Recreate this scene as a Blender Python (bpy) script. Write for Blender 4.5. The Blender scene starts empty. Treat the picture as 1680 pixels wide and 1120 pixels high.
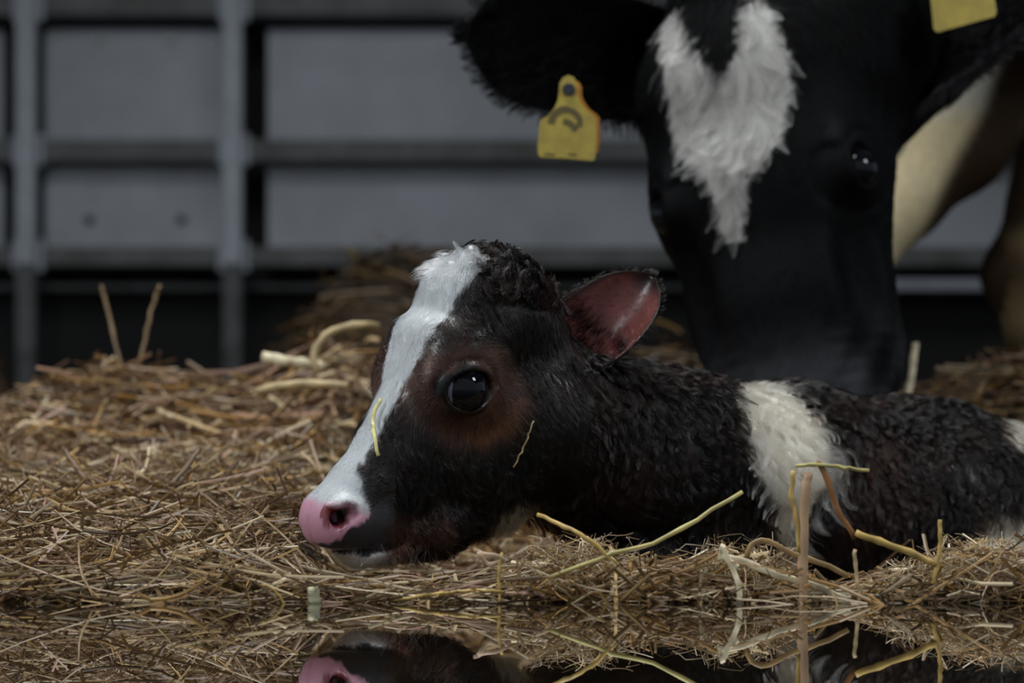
import bpy, bmesh, math, random
import numpy as np
from mathutils import Vector
from mathutils.kdtree import KDTree
from mathutils.bvhtree import BVHTree

rng = np.random.default_rng(7)
random.seed(7)
scn = bpy.context.scene
COL = scn.collection

# ------------------------------------------------------------------ camera
F = 85.0 / 36.0 * 1680.0          # focal length in photo pixels
H = 0.042                         # camera height above the water
HZ = 900.0                        # photo row of the horizon
cam_d = bpy.data.cameras.new('camera')
cam = bpy.data.objects.new('camera', cam_d)
COL.objects.link(cam)
cam.location = (0, 0, H)
cam.rotation_euler = (math.pi / 2, 0, 0)
cam_d.lens = 85
cam_d.sensor_width = 36
cam_d.shift_y = (HZ - 560) / 1680
cam_d.clip_start = 0.02
cam_d.dof.use_dof = True
cam_d.dof.focus_distance = 2.00
cam_d.dof.aperture_fstop = 4.7
scn.camera = cam

# ------------------------------------------------------------------ light
scn.view_settings.view_transform = 'Standard'
scn.view_settings.look = 'None'
scn.view_settings.gamma = 1
scn.view_settings.use_curve_mapping = False
scn.view_settings.exposure = 0.85
world = bpy.data.worlds.new('overcast_sky')
scn.world = world
world.use_nodes = True
bg = world.node_tree.nodes['Background']
bg.inputs['Color'].default_value = (0.80, 0.90, 1.0, 1)
bg.inputs['Strength'].default_value = 0.22


def area(name, loc, target, sx, sy, power, color):
    l = bpy.data.lights.new(name, 'AREA')
    l.shape = 'RECTANGLE'
    l.size, l.size_y = sx, sy
    l.energy = power
    l.color = color
    o = bpy.data.objects.new(name, l)
    COL.objects.link(o)
    o.location = loc
    o.rotation_euler = (Vector(target) - Vector(loc)).to_track_quat('-Z', 'Y').to_euler()
    return o


area('open_bay', (-1.50, 1.05, 1.30), (0.0, 2.05, 0.2), 0.55, 0.45, 11, (0.92, 0.97, 1.0))
area('open_bay', (1.55, 1.40, 1.50), (0.1, 2.1, 0.2), 0.45, 0.45, 8, (0.92, 0.97, 1.0))
area('skylight', (-0.35, 2.2, 2.55), (-0.1, 2.2, 0.2), 1.8, 0.7, 30, (0.95, 0.98, 1.0))


# ------------------------------------------------------------------ helpers
def W(px, py, Y):
    """world point seen at photo pixel (px, py) at distance Y"""
    return np.array([(px - 840) / F * Y, Y, H + (HZ - py) / F * Y])


def tag(o, label=None, cat=None, group=None, kind=None):
    if label: o['label'] = label
    if cat: o['category'] = cat
    if group: o['group'] = group
    if kind: o['kind'] = kind
    return o


def link(o, parent=None):
    COL.objects.link(o)
    if parent is not None:
        o.parent = parent
    return o


def empty(name, loc=(0, 0, 0)):
    o = bpy.data.objects.new(name, None)
    o.empty_display_size = 0.05
    COL.objects.link(o)
    o.location = loc
    return o


def mesh_np(name, V, faces_flat, counts, mat, smooth=True, colors=None, attr='coat'):
    me = bpy.data.meshes.new(name)
    V = np.asarray(V, np.float32)
    me.vertices.add(len(V))
    me.vertices.foreach_set('co', V.ravel())
    faces_flat = np.asarray(faces_flat, np.int32)
    counts = np.asarray(counts, np.int32)
    me.loops.add(len(faces_flat))
    me.loops.foreach_set('vertex_index', faces_flat)
    me.polygons.add(len(counts))
    starts = np.concatenate([[0], np.cumsum(counts)[:-1]]).astype(np.int32)
    me.polygons.foreach_set('loop_start', starts)
    try:
        me.polygons.foreach_set('loop_total', counts)
    except Exception:
        pass
    me.polygons.foreach_set('use_smooth', np.full(len(counts), smooth))
    me.update(calc_edges=True)
    if colors is not None:
        c = np.ones((len(V), 4), np.float32)
        c[:, :3] = colors
        a = me.attributes.new(attr, 'FLOAT_COLOR', 'POINT')
        a.data.foreach_set('color', c.ravel())
    if mat: me.materials.append(mat)
    me.validate()
    return me


def obj_np(name, V, ff, cc, mat, parent=None, smooth=True, colors=None, attr='coat'):
    o = bpy.data.objects.new(name, mesh_np(name, V, ff, cc, mat, smooth, colors, attr))
    return link(o, parent)


def box(name, lo, hi, mat, parent=None, bevel=0.0, rot=None):
    lo, hi = np.array(lo, float), np.array(hi, float)
    bm = bmesh.new()
    bmesh.ops.create_cube(bm, size=1)
    for v in bm.verts:
        v.co = Vector(((lo + hi) / 2 + np.array(v.co) * (hi - lo)).tolist())
    if bevel:
        bmesh.ops.bevel(bm, geom=bm.edges[:], offset=bevel, segments=2, affect='EDGES', profile=0.6)
    me = bpy.data.meshes.new(name)
    bm.to_mesh(me); bm.free()
    me.materials.append(mat)
    o = bpy.data.objects.new(name, me)
    return link(o, parent)


def smoothstep(x):
    x = np.clip(x, 0, 1)
    return x * x * (3 - 2 * x)


# ------------------------------------------------------------------ materials
def new_mat(name):
    m = bpy.data.materials.new(name)
    m.use_nodes = True
    nt = m.node_tree
    return m, nt, nt.nodes['Principled BSDF']


def plain(name, col, rough=0.6, spec=0.5, metallic=0.0, noise=None, nscale=8, bump=0.0, coat=0.0):
    m, nt, p = new_mat(name)
    p.inputs['Base Color'].default_value = (*col, 1)
    p.inputs['Roughness'].default_value = rough
    p.inputs['Specular IOR Level'].default_value = spec
    p.inputs['Metallic'].default_value = metallic
    if coat:
        p.inputs['Coat Weight'].default_value = coat
        p.inputs['Coat Roughness'].default_value = 0.05
    if noise or bump:
        tc = nt.nodes.new('ShaderNodeTexCoord')
        n = nt.nodes.new('ShaderNodeTexNoise')
        n.inputs['Scale'].default_value = nscale
        n.inputs['Detail'].default_value = 6
        n.inputs['Roughness'].default_value = 0.65
        nt.links.new(tc.outputs['Object'], n.inputs['Vector'])
        if noise:
            r = nt.nodes.new('ShaderNodeValToRGB')
            r.color_ramp.elements[0].position = 0.30
            r.color_ramp.elements[1].position = 0.62
            r.color_ramp.elements[0].color = (*noise, 1)
            r.color_ramp.elements[1].color = (*col, 1)
            nt.links.new(n.outputs['Fac'], r.inputs['Fac'])
            nt.links.new(r.outputs['Color'], p.inputs['Base Color'])
        if bump:
            b = nt.nodes.new('ShaderNodeBump')
            b.inputs['Strength'].default_value = bump
            b.inputs['Distance'].default_value = 0.003
            nt.links.new(n.outputs['Fac'], b.inputs['Height'])
            nt.links.new(b.outputs['Normal'], p.inputs['Normal'])
    return m


def attr_mat(name, attr='coat', rough=0.55, spec=0.4, bump=0.0, nscale=60, sheen=0.0, streak=0.0, wet_attr=None):
    m, nt, p = new_mat(name)
    a = nt.nodes.new('ShaderNodeAttribute')
    a.attribute_name = attr
    p.inputs['Roughness'].default_value = rough
    p.inputs['Specular IOR Level'].default_value = spec
    out = a.outputs['Color']
    if streak or bump:
        tc = nt.nodes.new('ShaderNodeTexCoord')
        n = nt.nodes.new('ShaderNodeTexNoise')
        n.inputs['Scale'].default_value = nscale
        n.inputs['Detail'].default_value = 5
        nt.links.new(tc.outputs['Object'], n.inputs['Vector'])
        if streak:
            mr = nt.nodes.new('ShaderNodeMapRange')
            mr.inputs['To Min'].default_value = 1 - streak
            mr.inputs['To Max'].default_value = 1 + streak
            nt.links.new(n.outputs['Fac'], mr.inputs['Value'])
            mx = nt.nodes.new('ShaderNodeVectorMath')
            mx.operation = 'SCALE'
            nt.links.new(out, mx.inputs[0])
            nt.links.new(mr.outputs['Result'], mx.inputs['Scale'])
            out = mx.outputs['Vector']
        if bump:
            b = nt.nodes.new('ShaderNodeBump')
            b.inputs['Strength'].default_value = bump
            b.inputs['Distance'].default_value = 0.0015
            nt.links.new(n.outputs['Fac'], b.inputs['Height'])
            nt.links.new(b.outputs['Normal'], p.inputs['Normal'])
    nt.links.new(out, p.inputs['Base Color'])
    return m


def hair_mat(name, rough=0.32, radial=0.5, ior=1.3):
    m = bpy.data.materials.new(name)
    m.use_nodes = True
    nt = m.node_tree
    nt.nodes.clear()
    o = nt.nodes.new('ShaderNodeOutputMaterial')
    h = nt.nodes.new('ShaderNodeBsdfHairPrincipled')
    h.parametrization = 'COLOR'
    a = nt.nodes.new('ShaderNodeAttribute')
    a.attribute_name = 'coat'
    h.inputs['Roughness'].default_value = rough
    h.inputs['Radial Roughness'].default_value = radial
    h.inputs['IOR'].default_value = ior
    nt.links.new(a.outputs['Color'], h.inputs['Color'])
    nt.links.new(h.outputs[0], o.inputs['Surface'])
    return m


M_SKIN = attr_mat('animal_skin', rough=0.34, spec=0.40, bump=0.25, nscale=220)
M_COWSKIN = attr_mat('cow_hide', rough=0.65, spec=0.07, bump=0.3, nscale=90, streak=0.25)
M_HAIR = hair_mat('wet_hair', 0.11, 0.30, 1.36)
M_COWHAIR = hair_mat('cow_hair', 0.4, 0.6, 1.14)
M_STRAW = attr_mat('straw', attr='tint', rough=0.42, spec=0.5, streak=0.35, nscale=45, bump=0.2)
M_EYE = plain('eye_black', (0.004, 0.004, 0.006), rough=0.03, spec=0.25)


# ------------------------------------------------------------------ signed-distance sculpting
def cone(p, A, rA, B, rB):
    A, B = np.asarray(A, np.float32), np.asarray(B, np.float32)
    ab = B - A
    L2 = float(ab @ ab) + 1e-12
    q = [p[i] - A[i] for i in range(3)]
    t = np.clip((q[0] * ab[0] + q[1] * ab[1] + q[2] * ab[2]) / L2, 0, 1)
    d2 = sum((q[i] - t * ab[i]) ** 2 for i in range(3))
    return np.sqrt(d2) - (rA + (rB - rA) * t)


def slab(p, A, rA, wA, B, rB, wB):
    """cone lying in the plane of the first two axes, its third axis stretched to half-width w"""
    ax, ay = A
    bx, by = B[0] - ax, B[1] - ay
    L2 = bx * bx + by * by + 1e-9
    qx, qy = p[0] - ax, p[1] - ay
    t = np.clip((qx * bx + qy * by) / L2, 0, 1)
    r = rA + (rB - rA) * t
    w = wA + (wB - wA) * t
    d2 = (qx - t * bx) ** 2 + (qy - t * by) ** 2
    k = r / w
    dd = np.sqrt(d2 + (p[2] * k) ** 2) - r
    return dd * np.clip(w / r, 0.6, 1.0)


def ell(p, c, rad):
    q = [(p[i] - c[i]) / rad[i] for i in range(3)]
    return (np.sqrt(q[0] ** 2 + q[1] ** 2 + q[2] ** 2) - 1) * min(rad)


def smin(a, b, k):
    h = np.clip(0.5 + 0.5 * (b - a) / k, 0, 1)
    return b + (a - b) * h - k * h * (1 - h)


def smax(a, b, k):
    return -smin(-a, -b, k)


def surface_nets(xs, ys, zs, fn):
    X, Y, Z = np.meshgrid(xs.astype(np.float32), ys.astype(np.float32), zs.astype(np.float32), indexing='ij')
    D = fn((X, Y, Z)).astype(np.float32)
    del X, Y, Z
    ins = D < 0
    c = np.zeros(tuple(n - 1 for n in D.shape), np.uint8)
    for i in (0, 1):
        for j in (0, 1):
            for k in (0, 1):
                c += ins[i:D.shape[0] - 1 + i, j:D.shape[1] - 1 + j, k:D.shape[2] - 1 + k]
    act = (c > 0) & (c < 8)
    I, J, K = np.nonzero(act)
    idx = np.full(act.shape, -1, np.int32)
    idx[I, J, K] = np.arange(len(I))
    P = np.zeros((len(I), 3)); n = np.zeros(len(I))
    co = [(i, j, k) for i in (0, 1) for j in (0, 1) for k in (0, 1)]
    for a in range(8):
        for b in range(a + 1, 8):
            da = sum(abs(co[a][q] - co[b][q]) for q in range(3))
            if da != 1: continue
            d0 = D[I + co[a][0], J + co[a][1], K + co[a][2]]
            d1 = D[I + co[b][0], J + co[b][1], K + co[b][2]]
            m = (d0 < 0) != (d1 < 0)
            t = np.where(m, d0 / np.where(m, d0 - d1, 1), 0)
            for q, g, ix in ((0, xs, I), (1, ys, J), (2, zs, K)):
                g0, g1 = g[ix + co[a][q]], g[ix + co[b][q]]
                P[:, q] += np.where(m, g0 + (g1 - g0) * t, 0)
            n += m
    P /= n[:, None]
    quads = []
    for ax in range(3):
        s0 = [slice(None)] * 3; s1 = [slice(None)] * 3
        s0[ax] = slice(0, -1); s1[ax] = slice(1, None)
        A, B = ins[tuple(s0)], ins[tuple(s1)]
        cr = A != B
        E = list(np.nonzero(cr))
        o1, o2 = [q for q in range(3) if q != ax]
        ok = (E[o1] > 0) & (E[o2] > 0) & (E[o1] < act.shape[o1]) & (E[o2] < act.shape[o2])
        E = [e[ok] for e in E]
        fl = A[tuple(E)]
        def cell(d1, d2):
            e = [x.copy() for x in E]
            e[o1] = e[o1] - d1; e[o2] = e[o2] - d2
            return idx[tuple(e)]
        q = np.stack([cell(1, 1), cell(0, 1), cell(0, 0), cell(1, 0)], 1)
        if ax == 1: fl = ~fl
        q[~fl] = q[~fl][:, ::-1]
        quads.append(q)
    Q = np.concatenate(quads)
    Q = Q[(Q >= 0).all(1)]
    e = 0.0008
    for it in range(3):          # settle the vertices on the surface
        p = [P[:, i].astype(np.float64) for i in range(3)]
        d = fn(tuple(p))
        g = np.stack([(fn(tuple(p[j] + (e if j == i else 0) for j in range(3))) - fn(tuple(p[j] - (e if j == i else 0) for j in range(3)))) / (2 * e) for i in range(3)], 1)
        gl = np.maximum((g ** 2).sum(1), 0.05)
        P -= np.clip(d / gl, -0.004, 0.004)[:, None] * g * 0.9
    Nn = g / np.linalg.norm(g, axis=1, keepdims=True).clip(1e-6)
    return P, Nn, Q


def gridline(*spans):
    """spans: (start, end, step) joined"""
    out = [spans[0][0]]
    for a, b, s in spans:
        n = max(1, int(round((b - a) / s)))
        out += list(np.linspace(a, b, n + 1)[1:])
    return np.array(out)


# ------------------------------------------------------------------ fur
def spline(pts, n):
    pts = np.array(pts, float)
    t = np.linspace(0, len(pts) - 1, n)
    P = np.concatenate([[2 * pts[0] - pts[1]], pts, [2 * pts[-1] - pts[-2]]])
    i = np.clip(t.astype(int), 0, len(pts) - 2); f_ = (t - i)[:, None]
    p0, p1, p2, p3 = P[i], P[i + 1], P[i + 2], P[i + 3]
    return 0.5 * (2 * p1 + (p2 - p0) * f_ + (2 * p0 - 5 * p1 + 4 * p2 - p3) * f_ ** 2 + (3 * p1 - p0 - 3 * p2 + p3) * f_ ** 3)


def sample_surface(P, Nn, Q, count, weight=None):
    T = np.concatenate([Q[:, [0, 1, 2]], Q[:, [0, 2, 3]]])
    ar = np.linalg.norm(np.cross(P[T[:, 1]] - P[T[:, 0]], P[T[:, 2]] - P[T[:, 0]]), axis=1) / 2
    if weight is not None:
        ar = ar * weight[T].mean(1)
    cdf = np.cumsum(ar); cdf /= cdf[-1]
    ti = np.searchsorted(cdf, rng.random(count))
    u, v = rng.random(count), rng.random(count)
    f = u + v > 1
    u[f], v[f] = 1 - u[f], 1 - v[f]
    w = np.stack([1 - u - v, u, v], 1)[:, :, None]
    R = (P[T[ti]] * w).sum(1)
    N = (Nn[T[ti]] * w).sum(1)
    N /= np.linalg.norm(N, axis=1, keepdims=True).clip(1e-6)
    return R, N


def vnoise(p, scale, seed=0):
    """cheap smooth vector noise"""
    r = np.random.default_rng(seed)
    out = np.zeros_like(p)
    for o in range(4):
        k = r.normal(size=(3, 3)) * scale * (1.5 ** o)
        out += np.sin(p @ k + r.random(3) * 6.28) / (1.3 ** o)
    return out / 2.2


def grow(name, parent, R, N, comb, L, lift, color, mat, radius=0.00018, clump=None, clump_amt=0.7, curl=0.0, curl_f=1.0,
         npts=6, gravity=0.0, seed=1, jitter=0.25, tip=0.25, cpow=1.0):
    n = len(R)
    r = np.random.default_rng(seed)
    comb = comb + r.normal(size=(n, 3)) * jitter
    comb = comb - N * (comb * N).sum(1, keepdims=True)
    comb /= np.linalg.norm(comb, axis=1, keepdims=True).clip(1e-6)
    side = np.cross(N, comb)
    L = np.broadcast_to(L, (n,)) * r.uniform(0.7, 1.15, n)
    lift = np.broadcast_to(lift, (n,)) * r.uniform(0.7, 1.3, n)
    curl = np.broadcast_to(curl, (n,))
    ph = vnoise(R, 40, seed + 5)[:, 0] * 3
    pts = np.zeros((n, npts, 3))
    pos = R - N * 0.0006
    pts[:, 0] = pos
    for i in range(1, npts):
        t = (i - 0.5) / (npts - 1)
        a = lift * (1.0 - 0.75 * t)
        d = comb * np.cos(a)[:, None] + N * np.sin(a)[:, None]
        d = d + side * (curl * np.sin(ph + t * 6.0 * curl_f))[:, None] + N * (0.5 * curl * np.cos(ph * 1.3 + t * 6.0 * curl_f))[:, None]
        d[:, 2] -= gravity * t
        d /= np.linalg.norm(d, axis=1, keepdims=True)
        pos = pos + d * (L / (npts - 1))[:, None]
        pts[:, i] = pos
    if clump:
        gi = r.choice(n, clump, replace=False)
        kd = KDTree(clump)
        for j, g in enumerate(gi):
            kd.insert(R[g], j)
        kd.balance()
        near = np.array([gi[kd.find(x)[1]] for x in R])
        tt = (np.linspace(0, 1, npts) ** cpow)[None, :, None] * np.broadcast_to(clump_amt, (n,))[:, None, None]
        rel = pts - R[:, None]
        grel = pts[near]
        pts = pts * (1 - tt) + grel * tt
    cu = bpy.data.hair_curves.new(name)
    cu.add_curves([npts] * n)
    cu.points.foreach_set('position', pts.astype(np.float32).ravel())
    rad = np.broadcast_to(np.asarray(radius), (n,))[:, None] * np.linspace(1, tip, npts)[None, :]
    cu.points.foreach_set('radius', rad.astype(np.float32).ravel())
    c = np.ones((n, 4), np.float32)
    c[:, :3] = color
    a = cu.attributes.new('coat', 'FLOAT_COLOR', 'CURVE')
    a.data.foreach_set('color', c.ravel())
    cu.materials.append(mat)
    o = bpy.data.objects.new(name, cu)
    return link(o, parent)


# ------------------------------------------------------------------ setting: bank, water, wall, roof
def terrain(x, Y):
    x, Y = np.asarray(x, float), np.asarray(Y, float)
    base = np.interp(Y, [1.5, 1.82, 1.90, 2.2, 2.5, 2.9, 3.1, 3.35, 3.7, 8.0], [-0.10, -0.03, 0.0, 0.058, 0.105, 0.158, 0.16, 0.11, 0.10, 0.10])
    m = smoothstep((x + 0.21) / 0.08) * (1 - smoothstep((Y - 2.65) / 0.35)) * smoothstep((Y - 1.86) / 0.1)
    z = base * (1 - m) + m * np.minimum(base, 0.0)
    z = z + 0.085 * np.exp(-((x + 0.475) / 0.13) ** 2 - ((Y - 3.0) / 0.22) ** 2)
    z = z + 0.42 * np.exp(-((x + 0.20) / 0.27) ** 2 - ((Y - 4.2) / 0.4) ** 2)
    z = z + 0.38 * np.exp(-((x + 1.00) / 0.15) ** 2 - ((Y - 4.2) / 0.4) ** 2)
    z = z + 0.24 * np.exp(-((x - 0.23) / 0.13) ** 2 - ((Y - 3.7) / 0.35) ** 2)
    z = z + 0.09 * np.exp(-((x - 0.66) / 0.20) ** 2 - ((Y - 3.05) / 0.25) ** 2)
    z = z + 0.12 * np.exp(-((x + 0.20) / 0.10) ** 2 - ((Y - 3.0) / 0.22) ** 2)
    z = z + 0.008 * np.sin(x * 23 + Y * 7) * np.sin(Y * 19 - x * 5) * smoothstep((Y - 1.9) / 0.3) * (1 - m)
    return z


gx = gridline((-6.0, -2.2, 0.2), (-2.2, -0.8, 0.06), (-0.8, 0.9, 0.02), (0.9, 2.4, 0.06), (2.4, 6.0, 0.2))
gy = gridline((1.5, 1.8, 0.05), (1.8, 3.4, 0.02), (3.4, 6.6, 0.06))
GX, GY = np.meshgrid(gx, gy, indexing='ij')
GV = np.stack([GX, GY, terrain(GX, GY) - 0.012], -1).reshape(-1, 3)
ni, nj = GX.shape
ii, jj = np.meshgrid(np.arange(ni - 1), np.arange(nj - 1), indexing='ij')
q = np.stack([ii * nj + jj, (ii + 1) * nj + jj, (ii + 1) * nj + jj + 1, ii * nj + jj + 1], -1).reshape(-1, 4)
M_GROUND = plain('littered_earth', (0.055, 0.034, 0.018), rough=0.9, noise=(0.012, 0.008, 0.005), nscale=60, bump=0.6)
tag(obj_np('floor', GV, q.ravel(), np.full(len(q), 4), M_GROUND), 'dark littered barn floor under the straw', 'floor', kind='structure')

m, nt, p = new_mat('still_water')
p.inputs['Base Color'].default_value = (0.012, 0.009, 0.006, 1)
p.inputs['Roughness'].default_value = 0.004
p.inputs['IOR'].default_value = 1.45
M_WATER = m
box('added_puddle', (-6.0, -0.6, -0.03), (6.0, 2.0, 0.0), M_WATER)  # water added to produce the mirrored strip along the bottom
tag(bpy.data.objects['added_puddle'], 'still water added along the bottom edge to mirror the straw and the calf', 'water', kind='structure')

M_PANEL = plain('grey_sheet', (0.40, 0.42, 0.465), rough=0.55, spec=0.3, noise=(0.30, 0.31, 0.33), nscale=4)
M_RAIL = plain('weathered_rail', (0.14, 0.143, 0.142), rough=0.7, noise=(0.07, 0.07, 0.066), nscale=9, bump=0.3)
M_POST = plain('galvanised_post', (0.36, 0.39, 0.435), rough=0.5, noise=(0.27, 0.29, 0.32), nscale=12)
M_FOOT = plain('shaded_steel', (0.12, 0.125, 0.13), rough=0.8, noise=(0.05, 0.045, 0.04), nscale=14)  # steel coloured darker to paint in the shadow below the lower rail
M_DARK = plain('dark_backing', (0.010, 0.010, 0.010), rough=0.9, noise=(0.006, 0.006, 0.006))  # near-black colour stands for the shade seen through the gaps
M_BOLT_D = plain('rusty_bolt', (0.03, 0.028, 0.028), rough=0.6)
M_BOLT_L = plain('pale_bolt', (0.42, 0.40, 0.36), rough=0.5)
WY = 6.0
wall = box('wall_shade_backing', (-6.0, WY + 0.22, 0.0), (6.0, WY + 0.30, 2.7), M_DARK)
tag(wall, 'grey sheet metal barn wall with rails and posts behind the animals, on a near-black backing standing for the shade in the gaps', 'wall', kind='structure')


def wbox(name, x0, y0, x1, y1, d0, d1, mat, bevel=0.004, parent=wall):
    a, b = W(x0, y1, WY), W(x1, y0, WY)
    return box(name, (a[0], WY + d0, a[2]), (b[0], WY + d1, b[2]), mat, parent, bevel)


for x0, x1 in ((-3100, -2380), (-2320, -1600), (-1540, -820), (-760, -8), (60, 374), (432, 1180), (1222, 1830), (1890, 2620), (2680, 3420), (3480, 4200)):
    wbox('sheet_panel', x0, 34, x1, 242, 0.10, 0.13, M_PANEL)
    wbox('sheet_panel', x0, 262, x1, 412, 0.10, 0.13, M_PANEL)
    wbox('sheet_panel', x0, -230, x1, -6, 0.10, 0.13, M_PANEL)
for y0, y1 in ((-26, 24), (228, 264), (404, 436)):
    wbox('rail', -3100, y0, 4200, y1, 0.0, 0.09, M_RAIL, 0.008)
wbox('rail', -3100, 456, 1180, 468, 0.12, 0.16, M_RAIL, 0.006)
wbox('rail', 1222, 456, 4200, 474, 0.02, 0.08, M_POST, 0.006)
for x in (-2350, -1570, -790, 47, 384, 1200, 1860, 2650, 3450):
    wbox('post', x - 16, -240, x + 16, 438, -0.05, 0.0, M_POST, 0.006)
    wbox('post_foot', x - 15, 438, x + 15, 700, -0.045, 0.0, M_FOOT, 0.006)['label'] = 'foot of the post, coloured dark for the shadow under the rail'
    for yy in (10, 246, 420):
        wbox('bracket', x - 26, yy - 26, x + 26, yy + 26, -0.012, 0.0, M_POST, 0.004)


def bolt(x, y, r, mat, d):
    c = W(x, y, WY)
    bm = bmesh.new()
    bmesh.ops.create_cone(bm, cap_ends=True, segments=12, radius1=r, radius2=r * 0.75, depth=0.03)
    me = bpy.data.meshes.new('bolt')
    bm.to_mesh(me); bm.free()
    me.materials.append(mat)
    o = bpy.data.objects.new('bolt', me)
    o.location = (c[0], WY + d, c[2])
    o.rotation_euler = (math.pi / 2, 0, 0)
    return link(o, wall)


for x, y in ((136, 351), (289, 351)): bolt(x, y, 0.013, M_BOLT_D, 0.095)
for x, y in ((153, 50), (271, 50)): bolt(x, y, 0.011, M_BOLT_L, 0.095)
M_SHADE_ROOF = plain('added_shade_roof', (0.05, 0.05, 0.05), rough=0.9, noise=(0.03, 0.03, 0.03))
tag(box('shade_ceiling', (-6.0, -0.4, 2.70), (6.0, 6.6, 2.78), M_SHADE_ROOF), 'unseen dark barn roof added to block the sky light', 'shade_ceiling', kind='structure')  # out-of-view slab added to keep sky light off the back
#SPLIT


# ------------------------------------------------------------------ calf
TH = math.radians(26)
HO = W(750, 650, 2.05)
S = F / 2.05
DV = np.array([math.cos(TH), math.sin(TH), 0.0])
NV = np.array([math.sin(TH), -math.cos(TH), 0.0])


def mid(px, py):
    """photo pixel on the calf head's middle plane -> head coordinates (a back, b down), in photo pixels"""
    d = np.array([(px - 840) / F, 1.0, (HZ - py) / F])
    C = np.array([0, 0, H])
    t = ((HO - C) @ NV) / (d @ NV)
    P = C + d * t
    return ((P - HO) @ DV) * S, -(P[2] - HO[2]) * S


RHO = math.radians(16)            # the brow rolls a little towards the camera
GA, GB = -math.cos(math.radians(30)), -math.sin(math.radians(30))      # straight out of the brow


def to_head(p):
    x, y, z = p[0] - HO[0], p[1] - HO[1], p[2] - HO[2]
    a, b, w = (x * DV[0] + y * DV[1]) * S, -z * S, (x * NV[0] + y * NV[1]) * S
    q = a * GA + b * GB
    q2, w2 = q * math.cos(RHO) + w * math.sin(RHO), w * math.cos(RHO) - q * math.sin(RHO)
    return (a + (q2 - q) * GA, b + (q2 - q) * GB, w2)


def from_head(a, b, w):
    q = a * GA + b * GB
    q2, w = q * math.cos(RHO) - w * math.sin(RHO), w * math.cos(RHO) + q * math.sin(RHO)
    a, b = a + (q2 - q) * GA, b + (q2 - q) * GB
    return HO + DV * (a / S) + NV * (w / S) + np.array([0, 0, -b / S])


HEAD = [  # centre px, radius, half-width, next centre, radius, half-width, blend
    ((800, 520), 98, 92, (835, 545), 100, 92, 20),
    ((712, 572), 74, 106, (790, 530), 96, 98, 30),
    ((752, 502), 74, 84, (800, 500), 84, 88, 22),
    ((722, 640), 78, 98, (790, 640), 90, 92, 34),
    ((694, 640), 72, 74, (582, 795), 44, 52, 30),
    ((576, 800), 46, 54, (538, 848), 52, 66, 22),
    ((540, 854), 48, 66, (596, 862), 42, 58, 18),
    ((600, 840), 46, 52, (700, 745), 100, 78, 30),
    ((582, 896), 35, 46, (705, 848), 62, 62, 16),
    ((705, 848), 58, 60, (800, 790), 98, 84, 34),
    ((790, 720), 110, 88, (860, 660), 125, 92, 40),
]
HEAD = [(mid(*c0), r0, w0, mid(*c1), r1, w1, k) for c0, r0, w0, c1, r1, w1, k in HEAD]
BODY = [  # px, py, Y, radius px ; next ; blend
    ((872, 690, 2.10), 128, (1080, 775, 2.20), 158, 40),
    ((1080, 775, 2.20), 158, (1290, 825, 2.28), 180, 50),
    ((1290, 825, 2.28), 180, (1500, 880, 2.34), 208, 50),
    ((1500, 880, 2.34), 208, (1760, 935, 2.43), 205, 50),
    ((1760, 935, 2.43), 205, (2020, 985, 2.50), 205, 50),
    ((1170, 900, 2.18), 80, (930, 950, 2.10), 34, 30),      # folded fore leg
    ((930, 955, 2.10), 30, (1090, 965, 2.02), 20, 12),
    ((1800, 930, 2.36), 120, (1560, 960, 2.20), 50, 30),     # folded hind leg
    ((1560, 962, 2.20), 40, (1760, 970, 2.14), 26, 16),
]
BODY = [(W(*c0), r0 / F * c0[2], W(*c1), r1 / F * c1[2], k / F * 2.2) for c0, r0, c1, r1, k in BODY]

EYE_A, EYE_B = mid(699, 632)
EYE_W, EYE_R = 70, 44
NOS = mid(496, 838)
MOUTH = [mid(515, 899), mid(560, 900), mid(610, 893), mid(655, 876)]


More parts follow.
